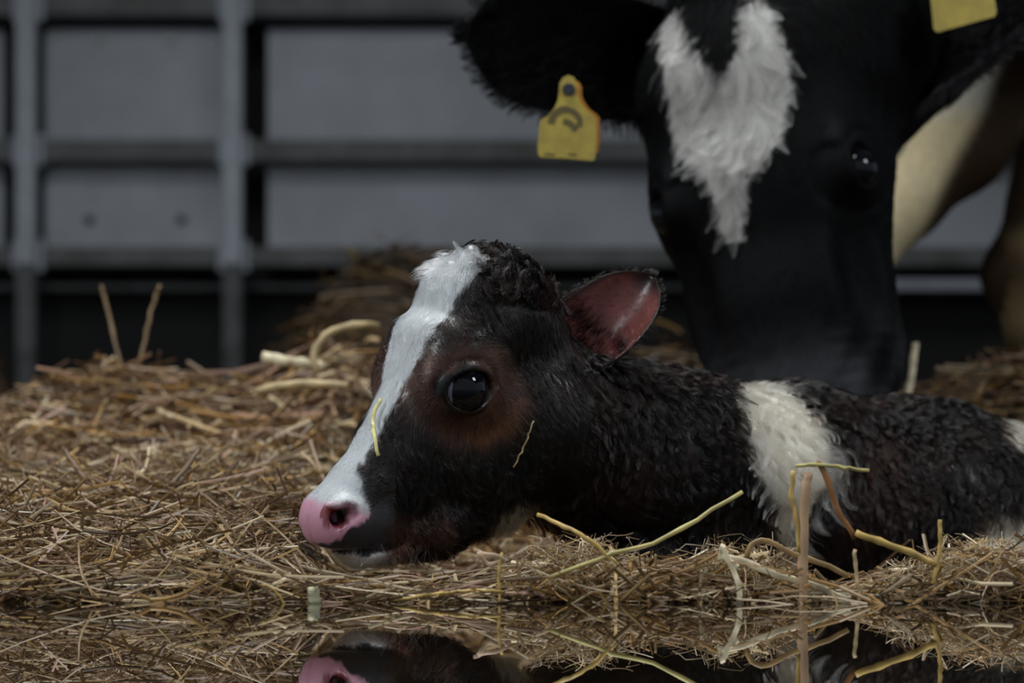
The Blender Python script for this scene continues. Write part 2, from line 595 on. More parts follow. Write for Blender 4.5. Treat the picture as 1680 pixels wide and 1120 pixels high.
def calf_sdf(p):
    h = to_head(p)
    d = None
    for A, rA, wA, B, rB, wB, k in HEAD:
        e = slab(h, A, rA, wA, B, rB, wB)
        d = e if d is None else smin(d, e, k)
    a, b, w = h
    aw = np.abs(w)
    hs = (a, b, aw)
    # orbital ridge, eye lids, eye opening
    d = smin(d, ell(hs, (EYE_A + 2, EYE_B - 8, EYE_W - 8), (70, 58, 44)), 22)
    d = smin(d, ell(hs, (EYE_A, EYE_B, EYE_W + 1), (EYE_R + 9, EYE_R + 2, EYE_R + 4)), 8)
    ca, sa = math.cos(0.12), math.sin(0.12)
    ea, eb = (a - EYE_A) * ca - (b - EYE_B) * sa, (a - EYE_A) * sa + (b - EYE_B) * ca
    op = ell((ea, eb, aw), (0, 0, EYE_W + 46), (50, 32, 36))
    d = smax(d, -op, 5)
    # lid fold above the eye
    rr = np.sqrt((ea / 56) ** 2 + ((eb + 4) / 46) ** 2)
    d = d + 3.0 * np.exp(-((rr - 1) / 0.07) ** 2) * (aw > 40) * (eb < 0)
    # hollow in front of the eye, groove along the cheek bone
    d = smax(d, -ell(hs, (EYE_A - 105, EYE_B + 70, 112), (60, 42, 38)), 24)
    # nostrils with a raised wing
    na, nb = NOS
    d = smin(d, ell(h, (na + 10, nb - 18, 50), (26, 9, 14)), 12)
    d = smax(d, -cone(hs, (na - 10, nb + 24, 58), 11, (na + 24, nb - 12, 70), 17), 5)
    d = smax(d, -cone(hs, (na + 4, nb + 8, 60), 13, (na + 22, nb + 2, 30), 10), 5)
    # philtrum and mouth line
    d = d + 3.5 * np.exp(-(w / 5) ** 2) * np.exp(-((b - mid(505, 872)[1]) / 28) ** 2) * (a < mid(560, 870)[0])
    mb = np.interp(a, [m_[0] for m_ in MOUTH], [m_[1] for m_ in MOUTH])
    d = d + 7 * np.exp(-((b - mb) / 4.5) ** 2) * smoothstep((MOUTH[-1][0] + 12 - a) / 24)
    d = d / S
    for A, rA, B, rB, k in BODY:
        d = smin(d, cone(p, A, rA, B, rB), k)
    d = smax(d, -0.012 - p[2], 0.01)
    return d


xs = gridline((-0.21, -0.09, 0.0016), (-0.09, 0.10, 0.0028), (0.10, 0.56, 0.006), (0.56, 0.95, 0.012))
ys = gridline((1.88, 2.01, 0.0021), (2.01, 2.16, 0.0032), (2.16, 2.75, 0.009))
zs = gridline((-0.02, 0.31, 0.0032))
CP, CN, CQ = surface_nets(xs, ys, zs, calf_sdf)
if True:   # face winding must agree with the outward normal
    f = CQ[: 2000]
    fn_ = np.cross(CP[f[:, 1]] - CP[f[:, 0]], CP[f[:, 2]] - CP[f[:, 0]])
    print('calf verts', len(CP), 'winding', float(((fn_ * CN[f[:, 0]]).sum(1) > 0).mean()))


def project(P):
    return 840 + P[:, 0] / P[:, 1] * F, HZ - (P[:, 2] - H) / P[:, 1] * F


BLACK = np.array([0.0035, 0.0026, 0.0023])
DKBROWN = np.array([0.011, 0.0055, 0.0042])
BROWN = np.array([0.062, 0.028, 0.019])
WHITE = np.array([0.43, 0.452, 0.465])
CREAM = np.array([0.52, 0.475, 0.39])
PINK = np.array([0.50, 0.25, 0.325])


def mixc(c, d, k):
    k = np.clip(k, 0, 1)[:, None]
    return c * (1 - k) + d * k


def calf_coat(P, wob=True):
    """coat markings from the position on the body; returns colour, and masks"""
    h = to_head((P[:, 0], P[:, 1], P[:, 2]))
    a, b, w = h
    nz = vnoise(P, 90, 3)
    nz2 = vnoise(P, 300, 4)
    if wob:
        a = a + nz[:, 0] * 5 + nz2[:, 0] * 3; b = b + nz[:, 1] * 5 + nz2[:, 1] * 3; w = w + nz[:, 2] * 5 + nz2[:, 2] * 4
    n = len(P)
    c = np.tile(BLACK, (n, 1))
    head = smoothstep((170 - a) / 60)
    c = mixc(c, DKBROWN, smoothstep((nz[:, 2] + 0.2) / 1.2) * 0.8)
    # brown around the eye and on the lower cheek
    e = np.sqrt(((a - EYE_A - 14) / 112) ** 2 + ((b - EYE_B - 8) / 92) ** 2)
    nearside = (np.abs(w) > 25)
    c = mixc(c, BROWN, smoothstep((1.05 - e) / 0.35) * nearside * 0.85)
    c = mixc(c, np.array([0.14, 0.060, 0.030]), np.exp(-((e - 0.82) / 0.13) ** 2) * smoothstep((a - EYE_A + 10) / 60) * (b > EYE_B + 10) * nearside * 0.8)
    e2 = np.sqrt(((a - mid(655, 862)[0]) / 85) ** 2 + ((b - mid(655, 862)[1]) / 40) ** 2)
    c = mixc(c, BROWN * 1.0, smoothstep((1.1 - e2) / 0.6) * (0.45 + 0.5 * smoothstep(nz[:, 1] + 0.5)))
    c = mixc(c, BLACK * 0.6, smoothstep((1.0 - np.sqrt(((a - EYE_A + 6) / 56) ** 2 + ((b - EYE_B) / 46) ** 2)) / 0.2) * nearside)
    # neck and flank tinted red brown in places
    c = mixc(c, np.array([0.022, 0.0085, 0.006]), smoothstep((vnoise(P, 14, 8)[:, 0] - 0.2) / 0.9) * (1 - head) * 0.6)
    white = np.zeros(n)
    # blaze down the middle of the face
    front = np.interp(b, [-235, -150, -50, 40, 110, 170, 230], [mid(735, 415)[0], mid(712, 500)[0], mid(672, 600)[0], mid(632, 690)[0], mid(588, 760)[0], mid(575, 820)[0], mid(540, 880)[0]])
    hw = np.interp(b, [-245, -215, -150, -90, -40, -10, 40, 90, 130, 160, 185], [34, 48, 56, 50, 36, 26, 26, 28, 31, 34, 44])
    bl = smoothstep((hw - np.abs(w) + 3) / 6) * (a < front + 22) * (b < 205)
    white = np.maximum(white, bl)
    # white on the sides of the muzzle, above the nostril
    white = np.maximum(white, smoothstep((mid(552, 800)[0] - a) / 8) * (b > 105) * (b < 215))
    # shoulder stripe, throat, hock
    px, py = project(P)
    cx = np.interp(P[:, 2], [0.0, 0.06, 0.10, 0.16, 0.19], [W(1290, 0, 2.2)[0], W(1285, 0, 2.2)[0], W(1300, 0, 2.2)[0], W(1275, 0, 2.2)[0], W(1240, 0, 2.2)[0]])
    sw = np.interp(P[:, 2], [0.0, 0.05, 0.08, 0.12, 0.16, 0.19], [0.008, 0.010, 0.018, 0.036, 0.040, 0.024])
    sx = P[:, 0] + nz[:, 0] * 0.006 + nz2[:, 1] * 0.003
    white2 = smoothstep((sw - np.abs(sx - cx) + 0.003) / 0.006) * (P[:, 2] > 0.005)
    th = from_head(*mid(838, 862), 60)
    white3 = smoothstep((0.032 - np.sqrt(((P - th) ** 2).sum(1))) / 0.012) * 0.8
    tb = W(1655, 905, 2.2)
    white3 = np.maximum(white3, smoothstep((0.040 - np.sqrt((P[:, 0] - tb[0]) ** 2 + (P[:, 2] - tb[2]) ** 2)) / 0.01))
    tb = W(1648, 712, 2.37)
    white3 = np.maximum(white3, smoothstep((0.026 - np.sqrt((P[:, 0] - tb[0]) ** 2 + ((P[:, 2] - tb[2]) * 1.3) ** 2)) / 0.008))
    c = mixc(c, WHITE, white)
    c = mixc(c, CREAM, white2)
    c = mixc(c, CREAM * 0.8, white3)
    # chin: whitish, with a tan corner
    chin = smoothstep((b - np.interp(a, [m_[0] for m_ in MOUTH], [m_[1] for m_ in MOUTH]) - 2) / 5) * (a < mid(645, 900)[0])
    c = mixc(c, np.array([0.60, 0.56, 0.55]), chin * (1 - smoothstep((a - mid(606, 900)[0]) / 20)))
    c = mixc(c, np.array([0.24, 0.10, 0.05]), chin * smoothstep((a - mid(600, 900)[0]) / 20) * (b < 262))
    # bare nose pad
    pad = (a < mid(566, 840)[0] + 6 + nz[:, 0] * 3) * smoothstep((b - (165 + (a - mid(510, 830)[0]) * 0.2)) / 18)
    pad = pad * (b < np.interp(a, [m_[0] for m_ in MOUTH], [m_[1] for m_ in MOUTH]))
    c = mixc(c, PINK, pad * smoothstep((mid(566, 840)[0] - a) / 16 + 0.3))
    dark = smoothstep((a - np.interp(b, [150, 185, 215, 250], [mid(562, 0)[0] + 20, mid(562, 0)[0] - 14, mid(546, 0)[0] - 36, mid(530, 0)[0] - 36])) / 5) * (b > 160) * (w > 0) * (1 - chin)
    dark = np.maximum(dark, smoothstep((-w - 26) / 6) * (b > 215) * (a < mid(560, 840)[0]) * (1 - chin))
    darkm = dark * smoothstep((mid(606, 870)[0] - a) / 30)
    c = mixc(c, np.array([0.020, 0.021, 0.026]), darkm)
    # red inside the nostril, its hollow painted near-black for shade
    nn = np.sqrt((a - NOS[0] - 17) ** 2 + ((b - NOS[1]) * 1.2) ** 2)
    depth = smoothstep((66 - np.abs(w)) / 12)
    c = mixc(c, np.array([0.16, 0.03, 0.035]), smoothstep((34 - nn) / 10) * depth * pad * (w > 22))
    c = mixc(c, np.array([0.012, 0.003, 0.003]), smoothstep((20 - nn) / 6) * smoothstep((58 - np.abs(w)) / 8) * (w > 22))
    bare = np.maximum(pad, darkm * (a < mid(566, 860)[0]))
    return c, np.maximum(white, np.maximum(white2, white3)), white2, bare, h


ccol, *_ = calf_coat(CP)
calf = obj_np('calf', CP, CQ.ravel(), np.full(len(CQ), 4), M_SKIN, colors=ccol)
tag(calf, 'newborn dark brown calf with a white blaze lying in the straw', 'calf')

# eyes
M_SCLERA = plain('eye_white', (0.20, 0.20, 0.27), rough=0.08, spec=0.6)
def eyeball(name, c, r, parent, mat):
    bm = bmesh.new()
    bmesh.ops.create_uvsphere(bm, u_segments=40, v_segments=28, radius=r)
    for f_ in bm.faces: f_.smooth = True
    me = bpy.data.meshes.new(name)
    bm.to_mesh(me); bm.free()
    me.materials.append(mat)
    o = bpy.data.objects.new(name, me)
    o.location = c
    return link(o, parent)


for sgn in (1, -1):
    e0 = from_head(EYE_A, EYE_B, sgn * EYE_W)
    eye = eyeball('eye', e0, EYE_R / S, calf, M_SCLERA)
    # dark iris and pupil: a bulging cornea on the ball
    eyeball('cornea', (0, 0, 0), 1, eye, M_EYE)
    co = [o_ for o_ in COL.objects if o_.parent == eye][0]
    k = (EYE_R - 1.5) / S
    v = (from_head(0, 0, sgn * 6.0) - from_head(0, 0, 0)) + DV * (3.0 / S)
    co.location = v.tolist()
    co.scale = (k, k, k)

# near ear, far ear -----------------------------------------------------------
def leaf_ear(name, base, tip, across, facing, halfw, cup, mat, parent, thick=0.003, nu=64, nv=44, curve=0.0, shape=None, colors=None):
    """cupped leaf: base -> tip, width along 'across', hollow side looking along 'facing'"""
    base, tip, across, facing = [np.asarray(v, float) for v in (base, tip, across, facing)]
    L = tip - base
    ax = L / np.linalg.norm(L)
    across = across - ax * (across @ ax); across /= np.linalg.norm(across)
    facing = np.cross(ax, across) * np.sign(np.cross(ax, across) @ facing)
    us = np.linspace(0, 1, nu); vs = np.linspace(-1, 1, nv)
    prof = shape if shape is not None else ([0, .12, .3, .55, .75, .9, 1.0], [.42, .70, .95, 1.0, .84, .55, .06])
    V = []; Cc = []
    for side in (0, 1):
        for u in us:
            wv = float(np.polyval(np.polyfit(prof[0], prof[1], 5), u)) * halfw
            for v_ in vs:
                dep = cup * (1 - v_ * v_) * (1 - u) ** 0.6 * (1.15 - 0.35 * u)
                p_ = base + L * u + across * (wv * v_) - facing * dep + facing * (curve * u * u)
                p_ = p_ - facing * (thick * side * (1 - 0.7 * abs(v_)))
                p_ = p_ + facing * 0.0016 * math.sin(u * 19 + v_ * 3) * (1 - side) * (1 - v_ * v_) * (1 - u)
                V.append(p_)
    V = np.array(V)
    fs = []
    n1 = nu * nv
    for i in range(nu - 1):
        for j in range(nv - 1):
            a_ = i * nv + j
            fs.append((a_, a_ + 1, a_ + nv + 1, a_ + nv))
            fs.append((n1 + a_, n1 + a_ + nv, n1 + a_ + nv + 1, n1 + a_ + 1))
    ring = [i * nv for i in range(nu)] + [(nu - 1) * nv + j for j in range(1, nv)] + [i * nv + nv - 1 for i in range(nu - 2, -1, -1)] + [j for j in range(nv - 2, 0, -1)]
    for i in range(len(ring)):
        a_, b_ = ring[i], ring[(i + 1) % len(ring)]
        fs.append((a_, b_, n1 + b_, n1 + a_))
    fs = np.array(fs)
    fc = V[fs].mean(1)
    o = None
    col = np.zeros((len(V), 3))
    if colors is not None:
        inner, outer, rim = colors
        col[:n1] = inner; col[n1:] = outer
        vv = np.tile(np.abs(vs), nu); uu = np.repeat(us, nv)
        rimk = np.clip((np.maximum(vv, uu) - 0.88) / 0.08, 0, 1)
        col[:n1] = mixc(col[:n1], np.asarray(rim), rimk)
        vsh = np.clip(vnoise(V[:n1], 60, 11)[:, :1], -1, 1)
        col[:n1] = np.clip(col[:n1] * (1 + 0.25 * vsh), 0, 1)
    bm_ = mesh_np(name, V, fs.ravel(), np.full(len(fs), 4), mat, True, col)
    bmx = bmesh.new(); bmx.from_mesh(bm_)
    bmesh.ops.recalc_face_normals(bmx, faces=bmx.faces[:])
    bmx.to_mesh(bm_); bmx.free()
    o = bpy.data.objects.new(name, bm_)
    link(o, parent)
    # front surface for the fur
    Qf = np.array([(i * nv + j, i * nv + j + 1, (i + 1) * nv + j + 1, (i + 1) * nv + j) for i in range(nu - 1) for j in range(nv - 1)])
    def surf(off):
        P_ = V[off:off + n1].reshape(nu, nv, 3)
        du = np.gradient(P_, axis=0); dv = np.gradient(P_, axis=1)
        nn_ = np.cross(du, dv); nn_ /= np.linalg.norm(nn_, axis=2, keepdims=True).clip(1e-9)
        s_ = np.sign((nn_ @ facing).mean())
        nn_ = nn_ * s_ * (1 if off == 0 else -1)
        return P_.reshape(-1, 3), nn_.reshape(-1, 3), Qf
    rimp = V[ring]
    return o, surf(0), surf(n1), rimp, ax, facing


EIN = np.array([0.125, 0.035, 0.030]); EOUT = np.array([0.0035, 0.0026, 0.0023])
nb_, nt_ = W(896, 602, 2.075), W(1070, 450, 2.13)
ear, e_in, e_out, e_rim, e_ax, e_fc = leaf_ear('ear', nb_, nt_, W(1000, 560, 2.09) - W(940, 480, 2.12), (-0.2, -1, -0.1), 0.039, 0.056,
                                             M_SKIN, calf, colors=(EIN, EOUT, (0.02, 0.012, 0.01)))
ear['label'] = 'pink-lined ear pricked towards the camera'
fb = from_head(mid(850, 560)[0], mid(850, 560)[1], -80)
fear, *_ = leaf_ear('ear', fb, fb + np.array([0.06, 0.075, -0.02]), (0, 0.2, 1), (0.3, 1, 0), 0.03, 0.02, M_SKIN, calf, colors=(EIN, EOUT, (0.02, 0.012, 0.01)))

# fur of the calf --------------------------------------------------------------
hA, hB, hW = to_head((CP[:, 0], CP[:, 1], CP[:, 2]))
vis = (CN[:, 1] < 0.45) | (CN[:, 2] > 0.3)
wt = np.where(vis, 1.0, 0.05)
headm = hA < 150
wt = wt * np.where(headm, 1.6, 1.0) * np.where(CP[:, 0] > 0.56, 0.15, 1.0) * (CP[:, 2] > 0.0)
R, N = sample_surface(CP, CN, CQ, 150000, wt)
col, wmask, w2, bare, (a, b, w) = calf_coat(R)
keep = rng.random(len(R)) > bare * 0.985
eyem = np.sqrt(((a - EYE_A) / 52) ** 2 + ((b - EYE_B) / 40) ** 2) < 1
keep &= ~(eyem & (np.abs(w) > 30))
R, N, col, wmask, w2, a, b, w = [v_[keep] for v_ in (R, N, col, wmask, w2, a, b, w)]
UP = np.array([0, 0, 1.0])
ishead = a < 165
face = smoothstep((130 - a) / 80)                      # 1 on the face
down = np.array([0.0, 0.0, -1.0])
comb = np.tile(0.55 * DV + 0.85 * down, (len(R), 1))   # cheeks: back and down
onblaze = (np.abs(w) < 60) & (a < mid(760, 500)[0]) & (b < 60)
comb[onblaze] = -0.45 * DV + 0.9 * down                # blaze: down the face
nosetop = (b > 60) & (a < mid(600, 800)[0])
comb[nosetop] = 0.6 * DV - 0.5 * down + 0.0 * UP
poll = (b < -150) & (a > mid(740, 450)[0])
comb[poll] = -0.3 * DV + 0.5 * UP + 0.3 * NV
# radial round the eye
er = np.stack([(a - EYE_A), (b - EYE_B)], 1); el = np.linalg.norm(er, axis=1) + 1e-6
ring_ = (el < 130) & (np.abs(w) > 30)
radial = (er[:, :1] / el[:, None]) * DV + (er[:, 1:] / el[:, None]) * down
k_ = smoothstep((130 - el) / 60) * ring_
comb = comb * (1 - k_[:, None]) + (radial + 0.4 * down) * k_[:, None]
bodyc = np.tile(np.array([0.30, -0.1, -1.0]), (len(R), 1))
comb = np.where(ishead[:, None], comb, bodyc)
comb = comb + vnoise(R, 35, 21) * np.where(ishead, 0.3, 0.5)[:, None]
L = np.where(ishead, 0.012, 0.034)
L = np.where((a < mid(600, 800)[0]) & (b > 40), 0.006, L)
cheek = ishead & (b > 70) & (a > mid(625, 800)[0]) & (np.abs(w) > 20)
L = np.where(cheek, 0.017, L)
L = np.where(poll, 0.026, L)
L = np.where((b < -195) & ishead, 0.022, L)
L = np.where(k_ > 0.2, 0.008, L)
L = np.where(w2 > 0.5, 0.052, L)
nape = (~ishead) & (N[:, 2] > 0.6)
L = np.where(nape, 0.036, L)
lift = np.where(ishead, 0.36, 0.34)
lift = np.where(nape, 0.55, lift)
lift = np.where(poll, 0.85, lift)
lift = np.where((b < -195) & ishead, 0.95, lift)
curl = np.where(ishead, 0.15, np.where(w2 > 0.5, 1.0, 0.75)) + np.where(poll, 0.5, 0)
vary = rng.uniform(0.65, 1.5, len(R))[:, None]
hc = np.clip(col * np.where(wmask[:, None] > 0.5, 0.92 + 0.16 * rng.random((len(R), 1)), vary), 0, 0.93)
lenk = L < 0.0085
def part_grow(name, sel, **kw):
    grow(name, calf, R[sel], N[sel], comb[sel], L[sel], lift[sel], hc[sel], M_HAIR, radius=0.00019, curl_f=1.2, **kw)
short_ = ishead & ~poll & ~cheek
part_grow('cheek_hair', cheek, clump=700, clump_amt=0.8, curl=0.35, npts=7, gravity=0.4, seed=8, jitter=0.25)
part_grow('coat', short_, clump=3000, clump_amt=np.where(lenk, 0.25, 0.6)[short_], curl=curl[short_], npts=6, gravity=0.3, seed=3, jitter=0.2)
body_ = ~ishead
part_grow('wet_locks', body_, clump=3000, clump_amt=0.9, curl=curl[body_], npts=8, gravity=0.5, seed=4, jitter=0.15)
part_grow('poll_curls', ishead & poll, clump=170, clump_amt=0.92, curl=1.1, npts=9, gravity=0.15, seed=5, jitter=0.5)
# loose white tufts at the top of the blaze
tuft = np.nonzero((wmask > 0.5) & (b < -165) & ishead)[0]
tuft = tuft[rng.random(len(tuft)) < 0.5]
grow('forelock', calf, R[tuft], N[tuft], np.tile(0.75 * UP - 0.35 * DV, (len(tuft), 1)) + vnoise(R[tuft], 60, 77) * 0.6, 0.024, 0.75, hc[tuft], M_HAIR, radius=0.0002, clump=26, clump_amt=0.9, curl=0.8, npts=9, seed=6, jitter=0.3)

for q0, q1, q2, q3 in (((752, 446), (764, 412), (782, 408), (790, 446)), ((768, 440), (776, 414), (788, 424), (800, 452)), ((742, 440), (768, 428), (786, 436), (800, 446)), ((760, 420), (752, 408), (748, 402), (744, 396))):
    y0 = 2.015 if q0[0] > 700 else 2.03
    g_ = spline([W(q[0], q[1], y0) for q in (q0, q1, q2, q3)], 10)
    nh = 45
    pts_ = g_[None] + (rng.normal(size=(nh, 1, 3)) * 0.0013 + rng.normal(size=(nh, 10, 3)) * 0.00012) * np.linspace(1.0, 0.35, 10)[None, :, None]
    cu_ = bpy.data.hair_curves.new('curl')
    cu_.add_curves([10] * nh)
    cu_.points.foreach_set('position', pts_.astype(np.float32).ravel())
    cu_.points.foreach_set('radius', np.full(nh * 10, 0.0002, np.float32))
    at_ = cu_.attributes.new('coat', 'FLOAT_COLOR', 'CURVE')
    at_.data.foreach_set('color', np.tile(np.append(WHITE * 1.15, 1), (nh, 1)).astype(np.float32).ravel())
    cu_.materials.append(M_HAIR)
    link(bpy.data.objects.new('curl', cu_), calf)

# fringe of the ear
pr, pn, pq = e_out
Ro, No = sample_surface(pr, pn, pq, 3500)
grow('ear_hair', ear, Ro, No, np.tile(e_ax, (len(Ro), 1)), 0.010, 0.35, np.tile(EOUT, (len(Ro), 1)), M_HAIR, clump=300, seed=9)
pr, pn, pq = e_in
Ri, Ni = sample_surface(pr, pn, pq, 6000)
acr = W(1000, 560, 2.09) - W(940, 480, 2.12); acr /= np.linalg.norm(acr)
along = ((Ri - nb_) @ e_ax) / np.linalg.norm(nt_ - nb_); acv = (Ri - nb_) @ acr
dkh = smoothstep((0.62 - along) / 0.25) * smoothstep((0.016 - acv) / 0.014)
grow('ear_lining', ear, Ri, Ni, np.tile(e_ax, (len(Ri), 1)) + down * 0.3, 0.007, 0.25, np.tile(EIN * 1.1, (len(Ri), 1)) * rng.uniform(0.8, 1.2, (len(Ri), 1)), M_HAIR, radius=0.00008, clump=400, seed=10)
Ri, Ni = Ri[dkh > 0.35], Ni[dkh > 0.35]
grow('ear_tuft', ear, Ri, Ni, np.tile(e_ax * 1.0 - acr * 0.1, (len(Ri), 1)), 0.020, 0.22, np.tile([0.010, 0.004, 0.0035], (len(Ri), 1)), M_HAIR, radius=0.00017, clump=260, clump_amt=0.6, curl=0.3, npts=7, seed=14)  # dark inner-ear hair, also standing in for the hollow's shade
ri = rng.integers(0, len(e_rim), 900)
rp = e_rim[ri] + rng.normal(size=(900, 3)) * 0.0008
ctr = e_rim.mean(0)
out = rp - ctr; out /= np.linalg.norm(out, axis=1, keepdims=True)
grow('ear_fringe', ear, rp, -np.tile(e_fc, (900, 1)) * 1.0, out + e_ax * 0.3, 0.008, 0.3, np.tile(EOUT * 0.5, (900, 1)), M_HAIR, radius=0.00011, clump=240, clump_amt=0.8, curl=0.5, jitter=0.5, seed=11)

# lashes and whiskers
th_ = rng.uniform(-2.6, -0.5, 90)
lr = np.array([from_head(EYE_A + 40 * math.cos(t), EYE_B + 29 * math.sin(t), EYE_W + 30) for t in th_])
ld = np.array([DV * math.cos(t) * 0.8 + UP * 0.1 + NV * 0.9 for t in th_])
grow('eyelashes', calf, lr, np.tile(UP, (90, 1)), ld, 0.011, 0.3, np.tile(BLACK * 0.5, (90, 1)), M_HAIR, radius=0.00018, seed=12)
wr = []; wd = []
for i in range(46):
    m_ = mid(rng.uniform(545, 700), rng.uniform(870, 915))
    wr.append(from_head(m_[0], m_[1], 50)); wd.append(NV * 0.5 - DV * rng.uniform(-0.6, 0.8) + down * rng.uniform(0.2, 1.0))
grow('whiskers', calf, np.array(wr), np.tile(NV, (46, 1)), np.array(wd), 0.034, 0.4, np.tile([0.5, 0.45, 0.38], (46, 1)), M_HAIR, radius=0.00013, seed=13, gravity=0.3)
#SPLIT


# ------------------------------------------------------------------ cow
CY = 2.54
CS = F / CY
CO = W(1238, 300, CY)
rol, yaw, pit = math.radians(11.6), math.radians(17), math.radians(6)
u0 = np.array([math.sin(rol), 0, -math.cos(rol)])     # down the face
l0 = np.array([math.cos(rol), 0, math.sin(rol)])      # to the photo's right
n0 = np.array([0, -1.0, 0])                           # out of the forehead
LV = l0 * math.cos(yaw) + n0 * math.sin(yaw)
NC = n0 * math.cos(yaw) - l0 * math.sin(yaw)
UV = u0 * math.cos(pit) + NC * math.sin(pit)
NC = NC * math.cos(pit) - u0 * math.sin(pit)


def to_cow(p):
    x = [p[i] - CO[i] for i in range(3)]
    return (sum(x[i] * UV[i] for i in range(3)) * CS, sum(x[i] * NC[i] for i in range(3)) * CS, sum(x[i] * LV[i] for i in range(3)) * CS)


def from_cow(u, n, l):
    return CO + (UV * u + NC * n + LV * l) / CS


CHEAD = [  # (down, out), radius, half-width ...
    ((-350, -120), 100, 100, (-210, -130), 130, 160, 20),
    ((-210, -130), 130, 170, (-20, -140), 142, 194, 40),
    ((-20, -140), 140, 194, (190, -110), 112, 158, 50),
    ((190, -110), 112, 156, (380, -95), 95, 138, 50),
    ((380, -95), 95, 128, (450, -95), 88, 122, 40),
    ((-20, -270), 130, 182, (280, -190), 100, 150, 60),
    ((280, -190), 100, 150, (440, -150), 74, 118, 40),
]
CBODY = [  # world points (m), radius
    (from_cow(-200, -290, 0), 0.14, np.array([0.62, 3.05, 0.95]), 0.20, 0.06),
    (np.array([0.62, 3.05, 0.95]), 0.22, np.array([0.95, 3.6, 1.05]), 0.34, 0.10),
    (np.array([0.95, 3.6, 1.05]), 0.36, np.array([1.6, 4.5, 1.02]), 0.40, 0.12),
]
def leg(pts):
    for (A, ra), (B, rb) in zip(pts[:-1], pts[1:]):
        CBODY.append((np.asarray(A, float), ra, np.asarray(B, float), rb, 0.03))
leg([(W(1760, -60, 3.5), .13), (W(1660, 110, 3.45), .080), (W(1575, 240, 3.4), .062), (W(1488, 332, 3.38), .046), (W(1405, 425, 3.36), .040), (W(1372, 560, 3.36), .036), (W(1365, 660, 3.36), .055)])
leg([(W(1790, -60, 3.7), .15), (W(1755, 180, 3.6), .085), (W(1712, 330, 3.55), .047), (W(1672, 450, 3.5), .049), (W(1700, 560, 3.5), .036), (W(1706, 640, 3.48), .036), (W(1706, 760, 3.48), .055)])
leg([((1.45, 4.4, 0.9), .18), ((1.5, 4.5, 0.55), .07), ((1.5, 4.45, 0.22), .06)])
leg([((1.75, 4.6, 0.9), .18), ((1.85, 4.7, 0.55), .07), ((1.85, 4.65, 0.22), .06)])
CEU, CEL, CEN = 4, 156, -64


def cow_sdf(p):
    h = to_cow(p)
    d = None
    for A, rA, wA, B, rB, wB, k in CHEAD:
        e = slab(h, A, rA, wA, B, rB, wB)
        d = e if d is None else smin(d, e, k)
    u, n, l = h
    al = np.abs(l)
    hs = (u, n, al)
    d = smin(d, ell(hs, (CEU - 12, CEN - 6, CEL - 8), (72, 66, 34)), 24)       # orbit
    d = smin(d, cone(hs, (150, -150, 122), 22, (-20, -200, 158), 30), 30)      # cheek bone
    d = smin(d, ell(hs, (CEU, CEN, CEL + 2), (44, 44, 38)), 10)                # lids
    # eye opening, slanting
    ca, sa = math.cos(0.5), math.sin(0.5)
    on, ol = (n - CEN) * 0.80 - (al - CEL) * 0.60, (n - CEN) * 0.60 + (al - CEL) * 0.80
    eu, en = (u - CEU) * ca - on * sa, (u - CEU) * sa + on * ca
    d = smax(d, -ell((eu, en, ol), (0, 0, 46), (46, 32, 34)), 5)
    rr = np.sqrt(((u - CEU) / 66) ** 2 + ((n - CEN) / 58) ** 2)
    d = d + 3.5 * np.exp(-((rr - 1) / 0.10) ** 2) * (al > 90)
    d = smax(d, -ell(hs, (170, -40, 150), (110, 46, 46)), 30)                  # hollow beside the nose bone
    d = smin(d, ell(hs, (405, -60, 92), (60, 52, 44)), 26)                     # nostril wing
    d = smax(d, -cone(hs, (400, -40, 118), 15, (425, -16, 78), 14), 10)
    d = d + 3.0 * np.exp(-(((u - 300) % 26 - 13) / 5.0) ** 2) * smoothstep((u - 230) / 60) * smoothstep((al - 50) / 40) * 0.6
    d = d / CS
    for A, rA, B, rB, k in CBODY:
        d = smin(d, cone(p, A, rA, B, rB), k)
    return d


xs = gridline((0.08, 0.46, 0.0045), (0.46, 0.75, 0.010), (0.75, 2.1, 0.03))
ys = gridline((2.36, 2.75, 0.0045), (2.75, 3.2, 0.012), (3.2, 3.75, 0.014), (3.75, 5.1, 0.035))
zs = gridline((0.10, 0.68, 0.005), (0.68, 1.5, 0.016))
KP, KN, KQ = surface_nets(xs, ys, zs, cow_sdf)
print('cow verts', len(KP))
KBLACK = np.array([0.0016, 0.0017, 0.0020])
KWHITE = np.array([0.36, 0.35, 0.33])


